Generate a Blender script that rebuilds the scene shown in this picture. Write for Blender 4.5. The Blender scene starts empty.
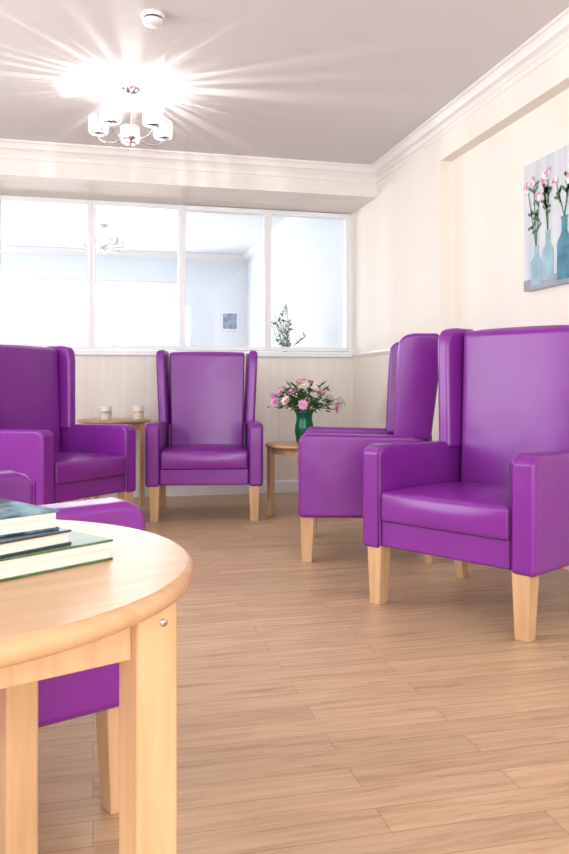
import bpy, bmesh, math, random
from mathutils import Vector, Matrix
random.seed(7)
scn = bpy.context.scene
try:
    scn.view_settings.view_transform = 'Standard'
except Exception: pass

def srgb(r,g,b):
    f=lambda c:(c/255/12.92) if c/255<=0.04045 else ((c/255+0.055)/1.055)**2.4
    return (f(r),f(g),f(b),1)

# ------------------------------------------------ materials
def new_mat(name):
    m=bpy.data.materials.new(name); m.use_nodes=True
    nt=m.node_tree; b=nt.nodes.get('Principled BSDF')
    return m,nt,b
def simple(name,col,rough=0.5,metal=0.0,bump=0,bscale=200,var=0.0,vscale=8,coat=0.0):
    m,nt,b=new_mat(name)
    b.inputs['Base Color'].default_value=col
    b.inputs['Roughness'].default_value=rough
    b.inputs['Metallic'].default_value=metal
    b.inputs['Coat Weight'].default_value=coat
    tc=nt.nodes.new('ShaderNodeTexCoord')
    if var>0:
        n=nt.nodes.new('ShaderNodeTexNoise'); n.inputs['Scale'].default_value=vscale
        nt.links.new(tc.outputs['Object'],n.inputs['Vector'])
        r=nt.nodes.new('ShaderNodeValToRGB')
        r.color_ramp.elements[0].position=.3; r.color_ramp.elements[1].position=.7
        r.color_ramp.elements[0].color=tuple(c*(1-var) for c in col[:3])+(1,)
        r.color_ramp.elements[1].color=tuple(min(1,c*(1+var)) for c in col[:3])+(1,)
        nt.links.new(n.outputs['Fac'],r.inputs['Fac']); nt.links.new(r.outputs['Color'],b.inputs['Base Color'])
    if bump>0:
        n=nt.nodes.new('ShaderNodeTexNoise'); n.inputs['Scale'].default_value=bscale; n.inputs['Detail'].default_value=3
        nt.links.new(tc.outputs['Object'],n.inputs['Vector'])
        bp=nt.nodes.new('ShaderNodeBump'); bp.inputs['Strength'].default_value=bump; bp.inputs['Distance'].default_value=.002
        nt.links.new(n.outputs['Fac'],bp.inputs['Height']); nt.links.new(bp.outputs['Normal'],b.inputs['Normal'])
    return m
def streak(name,c1,c2,scale,rough=.5,detail=5,coords='Geometry',rot=(0,0,0),bump=0.0):
    m,nt,b=new_mat(name)
    if coords=='Geometry':
        g=nt.nodes.new('ShaderNodeNewGeometry'); out=g.outputs['Position']
    else:
        g=nt.nodes.new('ShaderNodeTexCoord'); out=g.outputs['Object']
    mp=nt.nodes.new('ShaderNodeMapping'); mp.inputs['Scale'].default_value=scale; mp.inputs['Rotation'].default_value=rot
    nt.links.new(out,mp.inputs['Vector'])
    n=nt.nodes.new('ShaderNodeTexNoise'); n.inputs['Scale'].default_value=1; n.inputs['Detail'].default_value=detail; n.inputs['Roughness'].default_value=.6
    nt.links.new(mp.outputs['Vector'],n.inputs['Vector'])
    r=nt.nodes.new('ShaderNodeValToRGB'); r.color_ramp.elements[0].position=.3; r.color_ramp.elements[1].position=.68
    r.color_ramp.elements[0].color=c1; r.color_ramp.elements[1].color=c2
    nt.links.new(n.outputs['Fac'],r.inputs['Fac']); nt.links.new(r.outputs['Color'],b.inputs['Base Color'])
    b.inputs['Roughness'].default_value=rough
    if bump>0:
        bp=nt.nodes.new('ShaderNodeBump'); bp.inputs['Strength'].default_value=bump; bp.inputs['Distance'].default_value=.002
        nt.links.new(n.outputs['Fac'],bp.inputs['Height']); nt.links.new(bp.outputs['Normal'],b.inputs['Normal'])
    return m

M={}
M['leather']=simple('purple_vinyl',srgb(124,36,143),.28,bump=.10,bscale=260,var=.05,vscale=5)
def soften(m):
    nt=m.node_tree; b=nt.nodes['Principled BSDF']; fine=[n for n in nt.nodes if n.type=='BUMP'][0]
    tc=[n for n in nt.nodes if n.type=='TEX_COORD'][0]
    n=nt.nodes.new('ShaderNodeTexNoise'); n.inputs['Scale'].default_value=5; n.inputs['Detail'].default_value=1; n.inputs['Distortion'].default_value=.2
    nt.links.new(tc.outputs['Object'],n.inputs['Vector'])
    bp=nt.nodes.new('ShaderNodeBump'); bp.inputs['Strength'].default_value=.38; bp.inputs['Distance'].default_value=.012
    nt.links.new(n.outputs['Fac'],bp.inputs['Height']); nt.links.new(bp.outputs['Normal'],fine.inputs['Normal'])
soften(M['leather'])
M['seam']=simple('dark_seam',srgb(50,12,62),.6)
M['beech']=streak('beech_wood',srgb(192,150,110),srgb(210,172,132),(30,30,3),.38,coords='Object')
M['beech_top']=streak('beech_top',srgb(184,142,103),srgb(205,166,126),(4,45,4),.3,coords='Object')
M['wallpaper']=streak('wallpaper',srgb(228,222,214),srgb(238,234,227),(16,16,.9),.7,detail=6)
M['wallpaper_warm']=streak('wallpaper_right',srgb(235,227,217),srgb(236,229,219),(18,18,1.0),.7,detail=6)
M['fascia']=streak('fascia_paper',srgb(225,220,214),srgb(236,231,226),(3,14,14),.6,detail=6)
M['white']=simple('white_gloss_paint',srgb(234,236,240),.35)
M['trim']=simple('trim_paint',srgb(236,232,229),.4)
M['ceiling']=simple('ceiling_paint',srgb(218,214,215),.85)
M['bluewall']=simple('pale_blue_wall',srgb(218,226,235),.8)
M['adjceil']=simple('adjoining_ceiling_paint',srgb(220,226,233),.8)
M['chrome']=simple('chrome',srgb(200,200,205),.12,1.0)
M['ceramic']=simple('ceramic_white',srgb(235,232,222),.25)
M['mugdecor']=simple('mug_decor',srgb(185,198,168),.3,var=.3,vscale=60)
M['mugdecor2']=simple('mug_decor_gold',srgb(220,194,140),.3,var=.3,vscale=60)
M['paper']=streak('book_pages',srgb(190,184,168),srgb(226,220,208),(2,2,500),.8,coords='Object')
M['cov_green']=simple('cover_green',srgb(62,92,62),.3,var=.6,vscale=22)
M['cov_dark']=simple('cover_slate',srgb(48,56,70),.3,var=.25,vscale=15)
M['stem']=simple('stem_green',srgb(70,110,55),.5)
M['leaf']=simple('leaf_green',srgb(78,118,60),.5,var=.3,vscale=30)
M['leaf2']=simple('leaf_dark',srgb(46,76,42),.5)
M['pink']=simple('petal_pink',srgb(228,165,205),.5)
M['magenta']=simple('petal_magenta',srgb(165,55,130),.5)
M['cream']=simple('petal_cream',srgb(246,238,230),.5)
M['plastic']=simple('white_plastic',srgb(235,235,235),.35)
M['blackm']=simple('dark_vent',srgb(60,60,62),.5)

def photo_cover():
    m,nt,b=new_mat('photo_cover')
    tc=nt.nodes.new('ShaderNodeTexCoord')
    n=nt.nodes.new('ShaderNodeTexNoise'); n.inputs['Scale'].default_value=17; n.inputs['Detail'].default_value=6
    nt.links.new(tc.outputs['Object'],n.inputs['Vector'])
    r=nt.nodes.new('ShaderNodeValToRGB')
    e=r.color_ramp.elements; e[0].position=.38; e[0].color=srgb(20,36,50); e[1].position=.68; e[1].color=srgb(120,155,168)
    x=e.new(.52); x.color=srgb(34,66,80)
    nt.links.new(n.outputs['Fac'],r.inputs['Fac']); nt.links.new(r.outputs['Color'],b.inputs['Base Color'])
    b.inputs['Roughness'].default_value=.6; b.inputs['Specular IOR Level'].default_value=.2
    return m
M['cov_photo']=photo_cover()

def floor_mat():
    m,nt,b=new_mat('oak_plank_vinyl')
    g=nt.nodes.new('ShaderNodeNewGeometry')
    br=nt.nodes.new('ShaderNodeTexBrick')
    br.offset=.37; br.offset_frequency=2; br.squash=1.0
    br.inputs['Scale'].default_value=1; br.inputs['Brick Width'].default_value=.9; br.inputs['Row Height'].default_value=.09
    br.inputs['Mortar Size'].default_value=.0007; br.inputs['Mortar Smooth'].default_value=0; br.inputs['Bias'].default_value=0
    br.inputs['Color1'].default_value=(0,0,0,1); br.inputs['Color2'].default_value=(1,1,1,1); br.inputs['Mortar'].default_value=(0,0,0,1)
    nt.links.new(g.outputs['Position'],br.inputs['Vector'])
    mul=nt.nodes.new('ShaderNodeVectorMath'); mul.operation='MULTIPLY'; mul.inputs[1].default_value=(3.2,46,1)
    nt.links.new(g.outputs['Position'],mul.inputs[0])
    off=nt.nodes.new('ShaderNodeVectorMath'); off.operation='SCALE'; off.inputs['Scale'].default_value=37
    nt.links.new(br.outputs['Color'],off.inputs[0])
    add=nt.nodes.new('ShaderNodeVectorMath'); nt.links.new(mul.outputs[0],add.inputs[0]); nt.links.new(off.outputs[0],add.inputs[1])
    n=nt.nodes.new('ShaderNodeTexNoise'); n.inputs['Scale'].default_value=1; n.inputs['Detail'].default_value=8; n.inputs['Roughness'].default_value=.66; n.inputs['Distortion'].default_value=.8
    nt.links.new(add.outputs[0],n.inputs['Vector'])
    r=nt.nodes.new('ShaderNodeValToRGB'); e=r.color_ramp.elements
    e[0].position=.26; e[0].color=srgb(158,124,92); e[1].position=.72; e[1].color=srgb(210,179,146)
    x=e.new(.47); x.color=srgb(193,160,126)
    nt.links.new(n.outputs['Fac'],r.inputs['Fac'])
    hs=nt.nodes.new('ShaderNodeHueSaturation'); nt.links.new(r.outputs['Color'],hs.inputs['Color'])
    mr=nt.nodes.new('ShaderNodeMapRange'); mr.inputs['To Min'].default_value=.91; mr.inputs['To Max'].default_value=1.09
    nt.links.new(br.outputs['Color'],mr.inputs['Value']); nt.links.new(mr.outputs['Result'],hs.inputs['Value'])
    mx=nt.nodes.new('ShaderNodeMix'); mx.data_type='RGBA'
    nt.links.new(br.outputs['Fac'],mx.inputs['Factor']); nt.links.new(hs.outputs['Color'],mx.inputs['A']); mx.inputs['B'].default_value=srgb(136,104,76)
    nt.links.new(mx.outputs['Result'],b.inputs['Base Color'])
    b.inputs['Roughness'].default_value=.38
    b.inputs['Specular IOR Level'].default_value=.42
    return m
M['floor']=floor_mat()

def thin_glass(name,tint=(1,1,1,1),gloss=.07,rough=0.0):
    m=bpy.data.materials.new(name); m.use_nodes=True; nt=m.node_tree
    nt.nodes.remove(nt.nodes['Principled BSDF']); out=nt.nodes['Material Output']
    t=nt.nodes.new('ShaderNodeBsdfTransparent'); t.inputs['Color'].default_value=tint
    g=nt.nodes.new('ShaderNodeBsdfGlossy'); g.inputs['Roughness'].default_value=rough
    mx=nt.nodes.new('ShaderNodeMixShader'); mx.inputs[0].default_value=gloss
    nt.links.new(t.outputs[0],mx.inputs[1]); nt.links.new(g.outputs[0],mx.inputs[2]); nt.links.new(mx.outputs[0],out.inputs[0])
    return m
M['glass']=thin_glass('window_glass',(1,1,1,1),.04)
def green_glass():
    m=bpy.data.materials.new('green_glass'); m.use_nodes=True; nt=m.node_tree
    b=nt.nodes['Principled BSDF']; out=nt.nodes['Material Output']
    b.inputs['Base Color'].default_value=srgb(30,120,85); b.inputs['Roughness'].default_value=.08
    t=nt.nodes.new('ShaderNodeBsdfTransparent'); t.inputs['Color'].default_value=srgb(110,205,160)
    mx=nt.nodes.new('ShaderNodeMixShader'); mx.inputs[0].default_value=.5
    nt.links.new(t.outputs[0],mx.inputs[1]); nt.links.new(b.outputs[0],mx.inputs[2]); nt.links.new(mx.outputs[0],out.inputs[0])
    return m
M['greenglass']=green_glass()
def crystal(name,tcol,tw):
    m=bpy.data.materials.new(name); m.use_nodes=True; nt=m.node_tree
    nt.nodes.remove(nt.nodes['Principled BSDF']); out=nt.nodes['Material Output']
    t=nt.nodes.new('ShaderNodeBsdfTransparent'); t.inputs['Color'].default_value=tcol
    g=nt.nodes.new('ShaderNodeBsdfGlossy'); g.inputs['Roughness'].default_value=.08
    tr=nt.nodes.new('ShaderNodeBsdfTranslucent'); tr.inputs['Color'].default_value=(.9,.88,.84,1)
    m1=nt.nodes.new('ShaderNodeMixShader'); m1.inputs[0].default_value=.4
    m2=nt.nodes.new('ShaderNodeMixShader'); m2.inputs[0].default_value=tw
    nt.links.new(g.outputs[0],m1.inputs[1]); nt.links.new(tr.outputs[0],m1.inputs[2])
    nt.links.new(m1.outputs[0],m2.inputs[1]); nt.links.new(t.outputs[0],m2.inputs[2]); nt.links.new(m2.outputs[0],out.inputs[0])
    return m
M['crystal']=crystal('crystal',(.84,.84,.86,1),.66)
M['rod']=crystal('crystal_rod',(.7,.7,.72,1),.3)  # for the added rods that cut the central light into rays
def emis(name,col,s):
    m,nt,b=new_mat(name); b.inputs['Base Color'].default_value=col
    b.inputs['Emission Color'].default_value=col; b.inputs['Emission Strength'].default_value=s
    return m
M['bulb']=emis('warm_bulb',(1,.9,.76,1),6)

# ------------------------------------------------ mesh helpers
def link(o,parent=None):
    scn.collection.objects.link(o)
    if parent: o.parent=parent
    return o
def empty(name,loc=(0,0,0),rz=0):
    e=bpy.data.objects.new(name,None); e.empty_display_size=.1
    scn.collection.objects.link(e); e.location=loc; e.rotation_euler=(0,0,rz); return e
def finish(name,bm,mats,parent=None,bevel=0,seg=3,smooth=True,loc=(0,0,0),rot=(0,0,0)):
    bmesh.ops.recalc_face_normals(bm,faces=bm.faces)
    me=bpy.data.meshes.new(name); bm.to_mesh(me); bm.free()
    if not isinstance(mats,(list,tuple)): mats=[mats]
    for m in mats: me.materials.append(m)
    if smooth:
        for p in me.polygons: p.use_smooth=True
    o=bpy.data.objects.new(name,me); link(o,parent); o.location=loc; o.rotation_euler=rot
    if bevel>0:
        b=o.modifiers.new('bevel','BEVEL'); b.width=bevel; b.segments=seg; b.limit_method='ANGLE'; b.angle_limit=math.radians(35)
        w=o.modifiers.new('wn','WEIGHTED_NORMAL'); w.keep_sharp=False; w.weight=80
    return o
def add_box(bm,x0,x1,y0,y1,z0,z1,mi=0,mtx=None):
    vs=[bm.verts.new((x,y,z)) for z in (z0,z1) for y in (y0,y1) for x in (x0,x1)]
    fs=[(0,1,3,2),(4,6,7,5),(0,4,5,1),(1,5,7,3),(3,7,6,2),(2,6,4,0)]
    for f in fs:
        fc=bm.faces.new([vs[i] for i in f]); fc.material_index=mi
    if mtx:
        for v in vs: v.co=mtx@v.co
    return vs
def box(name,x0,x1,y0,y1,z0,z1,mat,parent=None,bevel=0,seg=3,loc=(0,0,0),rot=(0,0,0)):
    bm=bmesh.new(); add_box(bm,x0,x1,y0,y1,z0,z1)
    return finish(name,bm,mat,parent,bevel,seg,smooth=bevel>0,loc=loc,rot=rot)
def prism_x(name,pts,x0,x1,mat,parent,bevel=.015,seg=3,fx=None):
    bm=bmesh.new()
    a=[bm.verts.new((x0,y,z)) for y,z in pts]; b=[bm.verts.new((x1,y,z)) for y,z in pts]
    if fx:
        for v in a+b: v.co.x+=fx(v.co.y,v.co.z)
    bm.faces.new(a); bm.faces.new(b[::-1]); n=len(pts)
    for i in range(n): bm.faces.new([a[i],b[i],b[(i+1)%n],a[(i+1)%n]])
    return finish(name,bm,mat,parent,bevel,seg)
def add_lathe(bm,prof,seg=32,mi=0,center=(0,0,0),cap=True):
    rings=[]
    for r,z in prof:
        rings.append([bm.verts.new((center[0]+r*math.cos(2*math.pi*i/seg),center[1]+r*math.sin(2*math.pi*i/seg),center[2]+z)) for i in range(seg)])
    for k in range(len(rings)-1):
        for i in range(seg):
            j=(i+1)%seg
            f=bm.faces.new([rings[k][i],rings[k][j],rings[k+1][j],rings[k+1][i]]); f.material_index=mi
    if cap:
        for rg in (rings[0][::-1],rings[-1]):
            f=bm.faces.new(rg); f.material_index=mi
def lathe(name,prof,mat,parent=None,seg=32,loc=(0,0,0),cap=True,rot=(0,0,0),bevel=0):
    bm=bmesh.new(); add_lathe(bm,prof,seg,cap=cap)
    return finish(name,bm,mat,parent,bevel,3,loc=loc,rot=rot)
def tube(bm,pts,r,seg=8,mi=0):
    rings=[]
    for k,p in enumerate(pts):
        p=Vector(p); a=Vector(pts[max(0,k-1)]); b=Vector(pts[min(len(pts)-1,k+1)])
        d=(b-a).normalized(); u=d.orthogonal().normalized(); w=d.cross(u)
        if k>0:
            u=(pu-d*pu.dot(d)).normalized(); w=d.cross(u)
        pu=u
        rr=r[k] if isinstance(r,(list,tuple)) else r
        rings.append([bm.verts.new(p+rr*(u*math.cos(2*math.pi*i/seg)+w*math.sin(2*math.pi*i/seg))) for i in range(seg)])
    for k in range(len(rings)-1):
        for i in range(seg):
            j=(i+1)%seg
            f=bm.faces.new([rings[k][i],rings[k][j],rings[k+1][j],rings[k+1][i]]); f.material_index=mi
    f=bm.faces.new(rings[0][::-1]); f.material_index=mi
    f=bm.faces.new(rings[-1]); f.material_index=mi

# ------------------------------------------------ room
XR=2.13; XRR=2.21; YB=6.30; XL=-2.3; YF=-2.2; ZC=2.56; ZB=2.335; YBM=5.72; YP=4.59
ZS=1.148; ZT=2.345
box('floor',XL-.1,XRR+.1,YF-.1,11.1,-.1,0,M['floor'])
bm=bmesh.new(); add_box(bm,XL-.1,XRR+.1,YF-.1,YB+.1,ZC,ZC+.25)
finish('ceiling',bm,M['ceiling'],smooth=False)
box('wall_right',XRR,XRR+.12,YF,YP,0,ZC,M['wallpaper_warm'])
box('wall_right_pier',XR,XRR+.12,YP,YB+.1,0,ZC,M['wallpaper_warm'])
box('wall_right_soffit',XR,XRR,YF,YP,2.30,ZC,M['wallpaper_warm'])
box('wall_back_soffit',XL,XR,YBM,YB+.1,ZB,ZC,M['fascia'])
box('wall_back',XL,XR,YB,YB+.1,0,ZS-.03,M['wallpaper'])
# left wall, out of view, with openings added to admit light
bm=bmesh.new()
add_box(bm,XL-.12,XL,YF,YB+.1,0,.8); add_box(bm,XL-.12,XL,YF,YB+.1,2.3,ZC)
add_box(bm,XL-.12,XL,YF,-1.2,.8,2.3); add_box(bm,XL-.12,XL,1.2,1.6,.8,2.3); add_box(bm,XL-.12,XL,4.6,YB+.1,.8,2.3)
finish('wall_left',bm,M['wallpaper_warm'],smooth=False)
bm=bmesh.new()
add_box(bm,XL,XRR,YF-.12,YF,0,.5); add_box(bm,XL,XRR,YF-.12,YF,2.4,ZC)
add_box(bm,XL,-1.9,YF-.12,YF,.5,2.4); add_box(bm,1.8,XRR,YF-.12,YF,.5,2.4)
finish('wall_front',bm,M['wallpaper_warm'],smooth=False)
# cornice moulding (profile: outwards o, down z)
prof=[(0,0),(.075,0),(.075,-.012),(.062,-.018),(.05,-.032),(.042,-.048),(.022,-.058),(.014,-.066),(.006,-.076),(0,-.078)]
def sweep(name,pts,prof,mat,zt):
    # pts polyline list of (x,y,nx,ny) miter normals
    bm=bmesh.new(); rings=[]
    for x,y,nx,ny in pts: rings.append([bm.verts.new((x+nx*o,y+ny*o,zt+z)) for o,z in prof])
    for k in range(len(rings)-1):
        for i in range(len(prof)):
            j=(i+1)%len(prof)
            bm.faces.new([rings[k][i],rings[k][j],rings[k+1][j],rings[k+1][i]])
    bm.faces.new(rings[0]); bm.faces.new(rings[-1][::-1])
    return finish(name,bm,mat,smooth=False)
sweep('trim_cornice',[(XL,YBM,0,-1),(XR,YBM,-1,-1),(XR,YF,-1,0)],prof,M['trim'],ZC)
p2=[(0,0),(.010,0),(.010,-.008),(.004,-.014),(0,-.016)]
sweep('trim_fascia_bead',[(XL,YBM,0,-1),(XR,YBM,-1,-1),(XR,YF,-1,0)],p2,M['trim'],ZC-.10)
# dado rail + skirting
rail=[(0,0),(.018,0),(.02,-.010),(.014,-.022),(.008,-.03),(.006,-.036),(0,-.038)]
sweep('trim_dado_right',[(XR,YB,-1,0),(XR,YP,-1,-1),(XRR,YP,-1,-1),(XRR,YF,-1,0)],rail,M['trim'],ZS)
skp=[(0,0),(.010,0),(.018,-.012),(.018,-.10),(0,-.10)]
sweep('baseboard_right',[(XR,YB,-1,0),(XR,YP,-1,-1),(XRR,YP,-1,-1),(XRR,YF,-1,0)],skp,M['white'],.10)
sweep('baseboard_back',[(XL,YB,0,-1),(XR-.02,YB,0,-1)],skp,M['white'],.10)

# windows in back wall (row of fixed panes)
mull=[-2.12+.703*i for i in range(7)]
box('trim_window_sill',XL,XR-.002,YB-.03,YB+.10,ZS-.03,ZS+.012,M['white'],bevel=.006)
w=.03
for i in range(6):
    a,b=mull[i],mull[i+1]
    e=empty('window_%d'%(i+1),((a+b)/2,YB+.03,(ZS+ZT)/2))
    hw=(b-a)/2; hh=(ZT-ZS-.012)/2-.001
    bm=bmesh.new()
    add_box(bm,-hw,-hw+w,-.035,.035,-hh+.012,hh-.012); add_box(bm,hw-w,hw,-.035,.035,-hh+.012,hh-.012)
    add_box(bm,-hw+w,hw-w,-.035,.035,-hh+.012,-hh+.045); add_box(bm,-hw+w,hw-w,-.035,.035,hh-.05,hh-.012)
    finish('frame',bm,M['white'],e,.004,2)
    box('glass_pane',-hw+w,hw-w,-.002,.002,-hh+.045,hh-.05,M['glass'],e)

# adjoining bright room
YA=11.0; ZA=2.74
box('ceiling_adjoining',XL,XR+.1,YB+.1,YA+.1,ZA,ZA+.07,M['adjceil'])
box('wall_right_adjoining',XR,XR+.1,YB+.1,YA+.1,0,ZA,M['bluewall'])
bm=bmesh.new()
add_box(bm,XL,XR,YA,YA+.1,0,.6); add_box(bm,XL,XR,YA,YA+.1,2.33,ZA); add_box(bm,1.15,XR,YA,YA+.1,.6,2.33)
finish('wall_back_adjoining',bm,M['bluewall'],smooth=False)
box('wall_left_adjoining',XL-.1,XL,YB+.1,YA+.1,0,ZA,M['bluewall'])
box('wall_header_adjoining',XL,XR,YB+.1,YB+.14,ZT,ZA,M['bluewall'])
sweep('trim_cornice_adjoining',[(XL,YA,0,-1),(XR,YA,-1,-1),(XR,YB+.14,-1,0)],prof,M['white'],ZA)
e=empty('window_7',((XL+1.15)/2,YA+.05,1.465))
bm=bmesh.new(); L=(1.15-XL)/2
add_box(bm,-L,-L+.06,-.03,.03,-.80,.80); add_box(bm,L-.06,L,-.03,.03,-.80,.80)
for k in (1,2,3):
    x=-L+2*L*k/4; add_box(bm,x-.03,x+.03,-.03,.03,-.80,.80)
add_box(bm,-L,L,-.03,.03,-.865,-.80); add_box(bm,-L,L,-.03,.03,.80,.865)
finish('frame',bm,M['white'],e,0,smooth=False)
e=empty('framed_picture',(1.88,YA-.012,1.80))
box('picture_frame',-.12,.12,-.012,.012,-.13,.13,M['white'],e)
box('picture_print',-.10,.10,-.015,-.012,-.11,.11,simple('print_blue',srgb(120,140,170),.6,var=.6,vscale=14),e)

# ------------------------------------------------ wing chair
def armchair(x,y,rz):
    P=empty('wingback_armchair',(x,y,0),rz)
    Lm=M['leather']
    H=.38; A=.285
    for s,nm in ((-1,'arm_left'),(1,'arm_right')):
        pts=[(.0,.225),(.0,.60),(.012,.628),(.045,.64),(.56,.63),(.64,.60),(.66,.225)]
        prism_x(nm,pts,s*A if s>0 else -H,H if s>0 else -A,Lm,P,.020,4)
        bm=bmesh.new()
        tube(bm,[(s*(A+.004),-.0005,.24),(s*(A+.004),-.0005,.61)],.0018,6)
        finish(nm+'_piping',bm,M['seam'],P)
    box('seat_rail',-A-.002,A+.002,.012,.62,.235,.345,Lm,P,.012)
    bm=bmesh.new(); vs=add_box(bm,-A+.003,A-.003,0,.53,.335,.455)
    bmesh.ops.subdivide_edges(bm,edges=bm.edges[:],cuts=7,use_grid_fill=True)
    for v in bm.verts:
        u=v.co.x/A; t=(v.co.y-.265)/.265
        k=max(0,(1-u*u))*max(0,(1-t*t))
        if v.co.z>.45: v.co.z+=.022*k**.6
        if v.co.y<.001: v.co.y-=.014*(1-u*u)*math.sin(math.pi*max(0,min(1,(v.co.z-.335)/.12)))
    finish('seat_cushion',bm,Lm,P,.028,4)
    bm=bmesh.new(); tube(bm,[(-A+.015,.004,.342),(A-.015,.004,.342)],.004,6); finish('cushion_piping',bm,M['seam'],P)
    # back
    bm=bmesh.new()
    pf=[(.515,.36),(.565,1.10),(.585,1.118),(.66,1.12),(.68,1.105),(.655,.23),(.57,.23)]
    n=9; cols=[]
    for i in range(n):
        u=-1+2*i/(n-1); row=[]
        for (yy,zz) in pf:
            hw=.258+.02*(zz-.6)
            dy=-.018*(1-u*u) if yy<.57 and zz>.3 else 0
            row.append(bm.verts.new((u*hw,yy+dy,zz+(.006*(1-u*u) if zz>1.1 else 0))))
        cols.append(row)
    m=len(pf)
    for i in range(n-1):
        for j in range(m):
            k=(j+1)%m; bm.faces.new([cols[i][j],cols[i][k],cols[i+1][k],cols[i+1][j]])
    bm.faces.new(cols[0]); bm.faces.new(cols[-1][::-1])
    finish('backrest',bm,Lm,P,.012,3)
    box('back_lower',-.285,.285,.60,.665,.235,.64,Lm,P,.012)
    for s,nm in ((-1,'wing_left'),(1,'wing_right')):
        pts=[(.47,.60),(.475,.72),(.49,1.04),(.498,1.095),(.52,1.125),(.57,1.135),(.68,1.135),(.705,1.12),(.712,1.08),(.655,.60)]
        fx=lambda yy,zz,s=s: s*(.05*(zz-.6)+.10*(.66-yy))
        x0,x1=(.256,.320)
        prism_x(nm,pts,x0 if s>0 else -x1,x1 if s>0 else -x0,Lm,P,.020,4,fx)
    for sx in (-1,1):
        for fr in (0,1):
            bm=bmesh.new()
            cx=sx*(H-.058); 
            if fr==0: cy,t,b,dy=.045,.035,.026,-.004
            else: cy,t,b,dy=.60,.026,.019,.045
            top=[bm.verts.new((cx+i*t,cy+j*t,.24)) for i,j in ((-1,-1),(1,-1),(1,1),(-1,1))]
            bot=[bm.verts.new((cx+i*b,cy+dy+j*b,0)) for i,j in ((-1,-1),(1,-1),(1,1),(-1,1))]
            bm.faces.new(top); bm.faces.new(bot[::-1])
            for i in range(4): bm.faces.new([bot[i],bot[(i+1)%4],top[(i+1)%4],top[i]])
            finish(('front' if fr==0 else 'rear')+'_leg_'+('right' if sx>0 else 'left'),bm,M['beech'],P,.004,2)
    return P
R=math.radians
armchair(1.245,2.685,R(-59.6))     # near right
armchair(1.095,4.10,R(-107.5))    # mid right
armchair(.695,5.03,R(-10))         # back centre
armchair(.0,4.64,R(46))       # left
armchair(-.040,1.975,R(113.2))    # near left

# ------------------------------------------------ round tables
def round_table(name,x,y,rz,Rr,z,th,half,leg,apr):
    P=empty(name,(x,y,0),rz)
    pr=[(0.001,z-th),(Rr-.012,z-th),(Rr-.004,z-th+.004),(Rr,z-th*.5),(Rr-.003,z-.004),(Rr-.009,z),(0.001,z)]
    bm=bmesh.new(); add_lathe(bm,pr,96,cap=True); o=finish('table_top',bm,M['beech_top'],P)
    for f in o.data.polygons:
        f.use_smooth = abs(f.normal.z)<.99
    for i,(sx,sy) in enumerate(((-1,-1),(1,-1),(1,1),(-1,1))):
        box('leg_%d'%(i+1),sx*half-leg/2,sx*half+leg/2,sy*half-leg/2,sy*half+leg/2,0,z-th,M['beech'],P,.006)
        # fixing bolt head on the outer face
        lathe('bolt_%d'%(i+1),[(.001,0),(.0045,0),(.0045,.0015),(.001,.0015)],M['chrome'],P,12,loc=(sx*half+leg*.12,sy*half+math.copysign(leg/2,sy),z-th-.022),rot=(math.radians(90 if sy<0 else -90),0,0))
    a=.011
    box('apron_1',-half+leg/2,half-leg/2,-half-a,-half+a,z-th-apr,z-th,M['beech'],P,.002)
    box('apron_2',-half+leg/2,half-leg/2,half-a,half+a,z-th-apr,z-th,M['beech'],P,.002)
    box('apron_3',-half-a,-half+a,-half+leg/2,half-leg/2,z-th-apr,z-th,M['beech'],P,.002)
    box('apron_4',half-a,half+a,-half+leg/2,half-leg/2,z-th-apr,z-th,M['beech'],P,.002)
    return P
round_table('coffee_table',-.238,1.035,R(23.2),.366,.652,.026,.228,.052,.062)
round_table('side_table',.15,5.97,R(12),.27,.63,.022,.165,.036,.05)
round_table('side_table',1.40,5.12,R(30),.28,.49,.022,.17,.04,.05)

# ------------------------------------------------ books
def book(x,y,z,rz,l,wd,t,cov,name='book'):
    P=empty(name,(x,y,z),rz); c=.003
    box('page_block',-l/2+.004,l/2-.004,-wd/2+.002,wd/2-.004,c,t-c,M['paper'],P)
    box('cover_front',-l/2,l/2,-wd/2,wd/2,t-c,t,cov,P,.001,2)
    box('cover_back',-l/2,l/2,-wd/2,wd/2,0,c,cov,P,.001,2)
    box('spine',-l/2,l/2,wd/2-.003,wd/2,c,t-c,cov,P)
book(-.150,1.02,.652,R(35),.28,.21,.026,M['cov_green'])
book(-.168,.985,.678,R(40),.23,.17,.018,M['cov_dark'])
book(-.170,1.005,.696,R(33),.21,.155,.024,M['cov_photo'])

# ------------------------------------------------ mugs
def mug(x,y,z,rz,dec):
    P=empty('coffee_mug',(x,y,z),rz)
    pr=[(.001,0),(.036,0),(.039,.004),(.043,.098),(.0415,.10),(.039,.096),(.035,.008),(.001,.006)]
    lathe('mug_body',pr,M['ceramic'],P,32)
    lathe('mug_band',[(.0415,.045),(.0422,.055),(.0427,.064)],dec,P,32,cap=False)
    bm=bmesh.new()
    tube(bm,[(.040,0,.084),(.058,0,.088),(.076,0,.07),(.076,0,.044),(.058,0,.024),(.038,0,.026)],.0065,8)
    finish('mug_handle',bm,M['ceramic'],P)
mug(.09,5.90,.63,R(175),M['mugdecor']); mug(.325,5.93,.63,R(-10),M['mugdecor2'])

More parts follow.
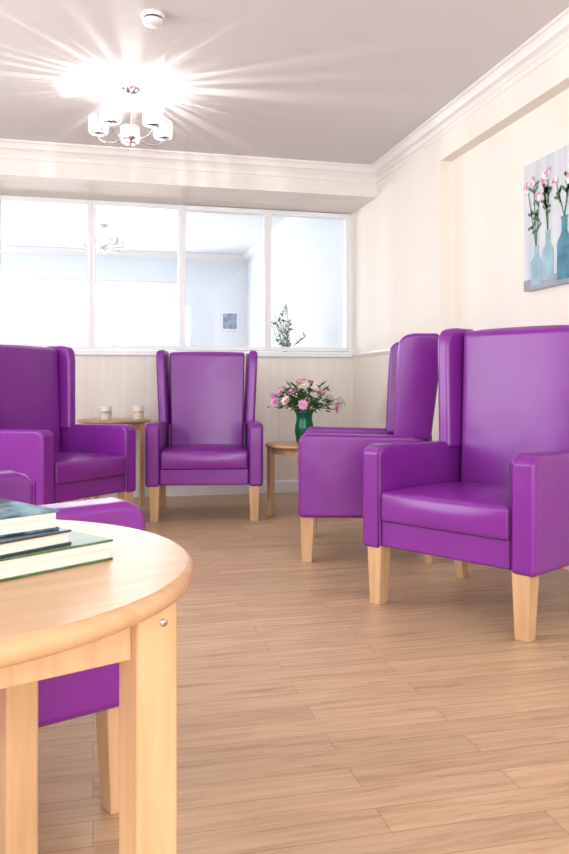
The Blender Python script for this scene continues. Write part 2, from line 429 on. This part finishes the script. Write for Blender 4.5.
# ------------------------------------------------ bouquet
def bouquet(x,y,z):
    P=empty('flower_vase',(x,y,z))
    pr=[(.001,0),(.045,0),(.052,.01),(.064,.08),(.062,.12),(.052,.165),(.056,.20),(.074,.225),(.070,.225),(.052,.20),(.048,.165),(.058,.12),(.060,.08),(.048,.012),(.001,.012)]
    lathe('vase',pr,M['greenglass'],P,36)
    bm=bmesh.new(); rnd=random.Random(3); heads=[]
    for i in range(44):
        a=rnd.uniform(0,2*math.pi); sp=rnd.uniform(.02,.25)
        top=Vector((sp*math.cos(a)*1.15,sp*math.sin(a)*.85,.42-sp*.65+rnd.uniform(-.03,.03)))
        mid=Vector((top.x*.35,top.y*.35,.24))
        tube(bm,[(top.x*-.1,top.y*-.1,.02),(top.x*.12,top.y*.12,.19),mid,top],.0022,5,0); heads.append(top)
    def leaf(c,d,l,w,mi):
        d=d.normalized(); s=d.cross(Vector((0,0,1)))
        if s.length<.01: s=Vector((1,0,0))
        s.normalize(); up=s.cross(d)
        pts=[c,c+d*l*.35+s*w+up*.006,c+d*l*.75+s*w*.6,c+d*l,c+d*l*.75-s*w*.6,c+d*l*.35-s*w+up*.006]
        vs=[bm.verts.new(p) for p in pts]; m1=bm.verts.new(c+d*l*.5-up*.006)
        for i in range(6):
            f=bm.faces.new([vs[i],vs[(i+1)%6],m1]); f.material_index=mi
    for i in range(190):
        a=rnd.uniform(0,2*math.pi); el=rnd.uniform(-.4,.9)
        d=Vector((math.cos(a)*math.cos(el),math.sin(a)*math.cos(el),math.sin(el)))
        c=Vector((0,0,.28))+d*rnd.uniform(.03,.15); leaf(c,d+Vector((0,0,rnd.uniform(-.3,.3))),rnd.uniform(.04,.08),rnd.uniform(.008,.016),rnd.choice((1,1,2)))
    for k,h in enumerate(heads):
        mi=(3,5,5,4,3,5)[k%6]; rad=(.040,.042,.044,.030,.038,.038)[k%6]
        n=(h-Vector((0,0,.2))).normalized(); u=n.orthogonal().normalized(); w=n.cross(u)
        for ring,(cnt,tilt,sc) in enumerate(((9,.15,1),(8,.55,.85),(6,1.0,.6))):
            for j in range(cnt):
                a=2*math.pi*(j+ring*.5)/cnt; o=u*math.cos(a)+w*math.sin(a); s=n.cross(o)
                dd=(o*math.cos(tilt)+n*math.sin(tilt)); L=rad*sc
                p=[h,h+dd*L*.6+s*L*.28,h+dd*L,h+dd*L*.6-s*L*.28]
                f=bm.faces.new([bm.verts.new(q) for q in p]); f.material_index=mi
    for i in range(40):
        a=rnd.uniform(0,2*math.pi); r=rnd.uniform(.12,.26); c=Vector((r*math.cos(a),r*math.sin(a)*.8,.38-r*.45+rnd.uniform(-.05,.05)))
        add_lathe(bm,[(.001,-.005),(.006,-.002),(.006,.003),(.001,.006)],6,rnd.choice((4,5,3)),c)
        tube(bm,[(c.x*.3,c.y*.3,.26),c],.001,4,0)
    finish('flower_bunch',bm,[M['stem'],M['leaf'],M['leaf2'],M['pink'],M['magenta'],M['cream']],P,smooth=False)
bouquet(1.38,5.10,.4905)

# plant on console in adjoining room
P=empty('console_table',(1.78,7.35,0))
box('top',-.3,.3,-.18,.18,.80,.83,M['beech_top'],P,.004)
for i,(sx,sy) in enumerate(((-1,-1),(1,-1),(1,1),(-1,1))): box('leg_%d'%(i+1),sx*.27-.02,sx*.27+.02,sy*.15-.02,sy*.15+.02,0,.80,M['beech'],P)
P=empty('vase_of_foliage',(1.82,7.35,.83))
lathe('vase',[(.001,0),(.05,0),(.06,.12),(.035,.27),(.045,.30),(.04,.30),(.03,.27),(.05,.12),(.001,.01)],M['ceramic'],P)
bm=bmesh.new(); rnd=random.Random(11)
for i in range(15):
    a=rnd.uniform(0,2*math.pi); r=rnd.uniform(.05,.2); top=Vector((r*math.cos(a),r*math.sin(a),rnd.uniform(.5,.82)))
    tube(bm,[(0,0,.05),(0,0,.28),(top.x*.4,top.y*.4,.45),top],.003,5,0)
    for k in range(9):
        t=rnd.uniform(.35,1); c=Vector((top.x*t*t,top.y*t*t,.28+(top.z-.28)*t)); d=Vector((rnd.uniform(-1,1),rnd.uniform(-1,1),rnd.uniform(0,1))).normalized()
        s=d.orthogonal().normalized()*.012
        f=bm.faces.new([bm.verts.new(q) for q in (c,c+d*.03+s,c+d*.065,c+d*.03-s)]); f.material_index=1 if k%3 else 2
finish('foliage',bm,[M['leaf2'],M['leaf'],M['cream']],P,smooth=False)

# ------------------------------------------------ canvas picture
P=empty('canvas_picture',(XRR-.018,3.335,1.69))
cb=streak('canvas_bg',srgb(180,190,202),srgb(218,221,224),(1.5,12,1.5),.8)
box('canvas',-.017,.017,-.335,.335,-.325,.325,cb,P,.003,2)
def flat(name,pts,mat,lx=-.0185):
    bm=bmesh.new(); bm.faces.new([bm.verts.new((lx,y,z)) for y,z in pts]); o=finish(name,bm,mat,P,smooth=False); return o
pb=simple('paint_teal',srgb(66,124,148),.6,var=.35,vscale=12); pb2=simple('paint_clear',srgb(150,180,196),.6,var=.2,vscale=12)
pg=simple('paint_green',srgb(82,115,82),.6); pp=simple('paint_pink',srgb(215,145,162),.6,var=.2,vscale=40); ps=simple('paint_shelf',srgb(150,158,170),.7,var=.15); pw=simple('paint_white',srgb(238,228,228),.6)
flat('painted_shelf',[(-.333,-.323),(.333,-.323),(.333,-.27),(-.333,-.27)],ps)
def bottle(cy,z0,h,w,mat,lx):
    side=[(w,z0),(w,z0+h*.55),(w*.9,z0+h*.63),(w*.55,z0+h*.7),(w*.38,z0+h*.76),(w*.38,z0+h*.95),(w*.48,z0+h*.96),(w*.48,z0+h)]
    flat('painted_bottle',[(cy+a,b) for a,b in side]+[(cy-a,b) for a,b in side[::-1]],mat,lx)
bottle(.215,-.305,.20,.05,pb2,-.0190); bottle(.11,-.29,.24,.05,pb2,-.0192); bottle(-.03,-.305,.30,.062,pb,-.0194); bottle(-.18,-.29,.30,.055,pb2,-.0196); bottle(-.28,-.30,.16,.04,pb2,-.0191)
rnd=random.Random(5)
bm=bmesh.new()
def sq(y0,z0,y1,z1,w,mi):
    d=Vector((0,y1-y0,z1-z0)).normalized(); s=Vector((0,-d.z,d.y))*w
    a=Vector((-.0200,y0,z0)); b=Vector((-.0200,y1,z1))
    f=bm.faces.new([bm.verts.new(q) for q in (a-s,b-s,b+s,a+s)]); f.material_index=mi
for (by,bz) in ((.215,-.11),(.11,-.05),(-.03,-.01),(-.18,0)):
    for k in range(3):
        ty=by+rnd.uniform(-.09,.09); tz=rnd.uniform(.06,.27); sq(by,bz,ty,tz,.003,0)
        for q in range(7):
            t=rnd.uniform(.3,1); cy=by+(ty-by)*t; cz=bz+(tz-bz)*t; sq(cy,cz,cy+rnd.uniform(-.05,.05),cz+rnd.uniform(-.01,.04),.007,0)
        for q in range(7):
            a=rnd.uniform(0,6.28); r=rnd.uniform(0,.026); cy=ty+r*math.cos(a); cz=tz+r*math.sin(a)
            vs=[bm.verts.new((-.0202-.00005*q,cy+.012*math.cos(t*math.pi/4),cz+.012*math.sin(t*math.pi/4))) for t in range(8)]
            f=bm.faces.new(vs); f.material_index=1 if q%2 else 2
finish('painted_flowers',bm,[pg,pp,pw],P,smooth=False)

# ------------------------------------------------ chandelier
def chandelier(x,y,z,name='chandelier',lit=True,power=3.0,cpower=10,ds=0):
    P=empty(name,(x,y,z)); dz=-.045
    lathe('canopy',[(.001,0),(.055,0),(.055,-.012),(.045,-.028),(.015,-.04),(.001,-.04)],M['chrome'],P,32)
    lathe('stem',[(.004,-.03),(.004,dz-.215),(.02,dz-.218),(.028,dz-.228),(.022,dz-.244),(.008,dz-.255),(.001,dz-.265)],M['chrome'],P,20)
    rr=.19
    for i in range(5):
        a=2*math.pi*i/5+.30; c,s=math.cos(a),math.sin(a); L0=(rr*c,rr*s,dz)
        bm=bmesh.new()
        pts=[(.02,-.232),(.06,-.252),(.10,-.266),(.145,-.262),(.175,-.248),(rr,-.230),(rr,-.214)]
        tube(bm,[(r*c,r*s,zz+dz) for r,zz in pts],.0045,8)
        finish('arm_%d'%(i+1),bm,M['chrome'],P)
        bm=bmesh.new()
        add_lathe(bm,[(.001,-.217),(.034,-.217),(.037,-.213),(.034,-.209),(.001,-.209)],24,0,L0)
        add_lathe(bm,[(.010,-.209),(.010,-.186)],12,0,L0)
        finish('cup_%d'%(i+1),bm,M['chrome'],P)
        bm=bmesh.new()
        for k in range(13):
            b=2*math.pi*k/13
            add_lathe(bm,[(.003,-.209),(.0076,-.202),(.0084,-.127),(.003,-.118)],6,0,(L0[0]+.049*math.cos(b),L0[1]+.049*math.sin(b),dz))
        add_lathe(bm,[(.034,-.211),(.053,-.211),(.053,-.207),(.034,-.207)],24,0,L0,cap=False)
        add_lathe(bm,[(.046,-.122),(.052,-.122),(.052,-.117),(.046,-.117)],24,0,L0,cap=False)
        finish('glass_shade_%d'%(i+1),bm,M['crystal'],P,smooth=False)
        lathe('bulb_%d'%(i+1),[(.001,-.195),(.008,-.190),(.013,-.178),(.009,-.168),(.001,-.164)],M['bulb'],P,16,loc=L0)
        if lit:
            ld=bpy.data.lights.new('lamp','POINT'); ld.energy=power; ld.color=(1,.93,.84); ld.shadow_soft_size=.003
            lo=bpy.data.objects.new('lamp_%d'%(i+1),ld); link(lo,P); lo.location=(rr*c,rr*s,dz-.155)
    # slim rods added around a central lamp to throw rays on the ceiling
    bm=bmesh.new(); rn=random.Random(4)
    for k in range(40):
        b=2*math.pi*(k+rn.uniform(-.3,.3))/40; q=rn.uniform(.0011,.0022)
        add_lathe(bm,[(q,dz-.222),(q,dz-.180)],6,0,(.034*math.cos(b),.034*math.sin(b),0))
    finish('crystal_crown',bm,M['rod'],P,smooth=False)
    if lit:
        ld=bpy.data.lights.new('lamp','POINT'); ld.energy=cpower; ld.color=(1,.94,.87); ld.shadow_soft_size=.001
        lo=bpy.data.objects.new('lamp_hub',ld); link(lo,P); lo.location=(.010,-.012,dz-.205)  # extra lamp added at the hub for the ceiling starburst
    bm=bmesh.new()
    for i in range(6):
        a=2*math.pi*i/6; add_lathe(bm,[(.001,-.014),(.006,0),(.001,.009)],6,0,(.028*math.cos(a),.028*math.sin(a),dz-.272))
    finish('crystal_drops',bm,M['crystal'],P,smooth=False)
    return P
chandelier(.208,4.50,ZC,power=1.3,cpower=17)
P=chandelier(.12,9.3,ZA,name='ceiling_light',lit=False)

# smoke detector
P=empty('smoke_detector',(.263,3.60,ZC))
lathe('base',[(.001,0),(.055,0),(.055,-.012),(.05,-.018),(.001,-.018)],M['plastic'],P)
lathe('vent_ring',[(.042,-.018),(.042,-.03)],M['blackm'],P)
lathe('cap',[(.048,-.028),(.05,-.034),(.042,-.046),(.02,-.052),(.001,-.053)],M['plastic'],P)

# ------------------------------------------------ lights
W=bpy.data.worlds.new('World'); scn.world=W; W.use_nodes=True
bg=W.node_tree.nodes['Background']; bg.inputs['Color'].default_value=(.9,.95,1,1); bg.inputs['Strength'].default_value=1.7
def area(name,loc,rot,sx,sy,power,col=(1,1,1)):
    l=bpy.data.lights.new(name,'AREA'); l.shape='RECTANGLE'; l.size=sx; l.size_y=sy; l.energy=power; l.color=col
    o=bpy.data.objects.new(name,l); link(o); o.location=loc; o.rotation_euler=rot; return o
area('daylight_front_window',(-.05,YF-.2,1.45),(R(90),0,0),3.7,1.9,138,(.98,.985,1))  # added soft fill from behind the camera, through an unseen opening
area('daylight_left_window',(XL-.2,3.1,1.55),(R(90),0,R(-90)),3.0,1.5,70,(.95,.98,1))  # added side fill outside the unseen left wall
area('daylight_left_window',(XL-.2,0,1.55),(R(90),0,R(-90)),2.4,1.5,34,(.95,.98,1))  # second, weaker fill lamp added on the left
area('daylight_adjoining_window',(-.6,YA+.3,1.5),(R(-90),0,0),3.4,1.7,225,(.93,.965,1))

# ------------------------------------------------ camera
cd=bpy.data.cameras.new('camera'); cam=bpy.data.objects.new('camera',cd); scn.collection.objects.link(cam)
cam.location=(0,0,.87); cam.rotation_euler=(R(90),0,R(-13.7))
cd.sensor_fit='VERTICAL'; cd.sensor_height=36; cd.lens=785/854*36; cd.shift_y=-40/854
cd.clip_start=.05
scn.camera=cam
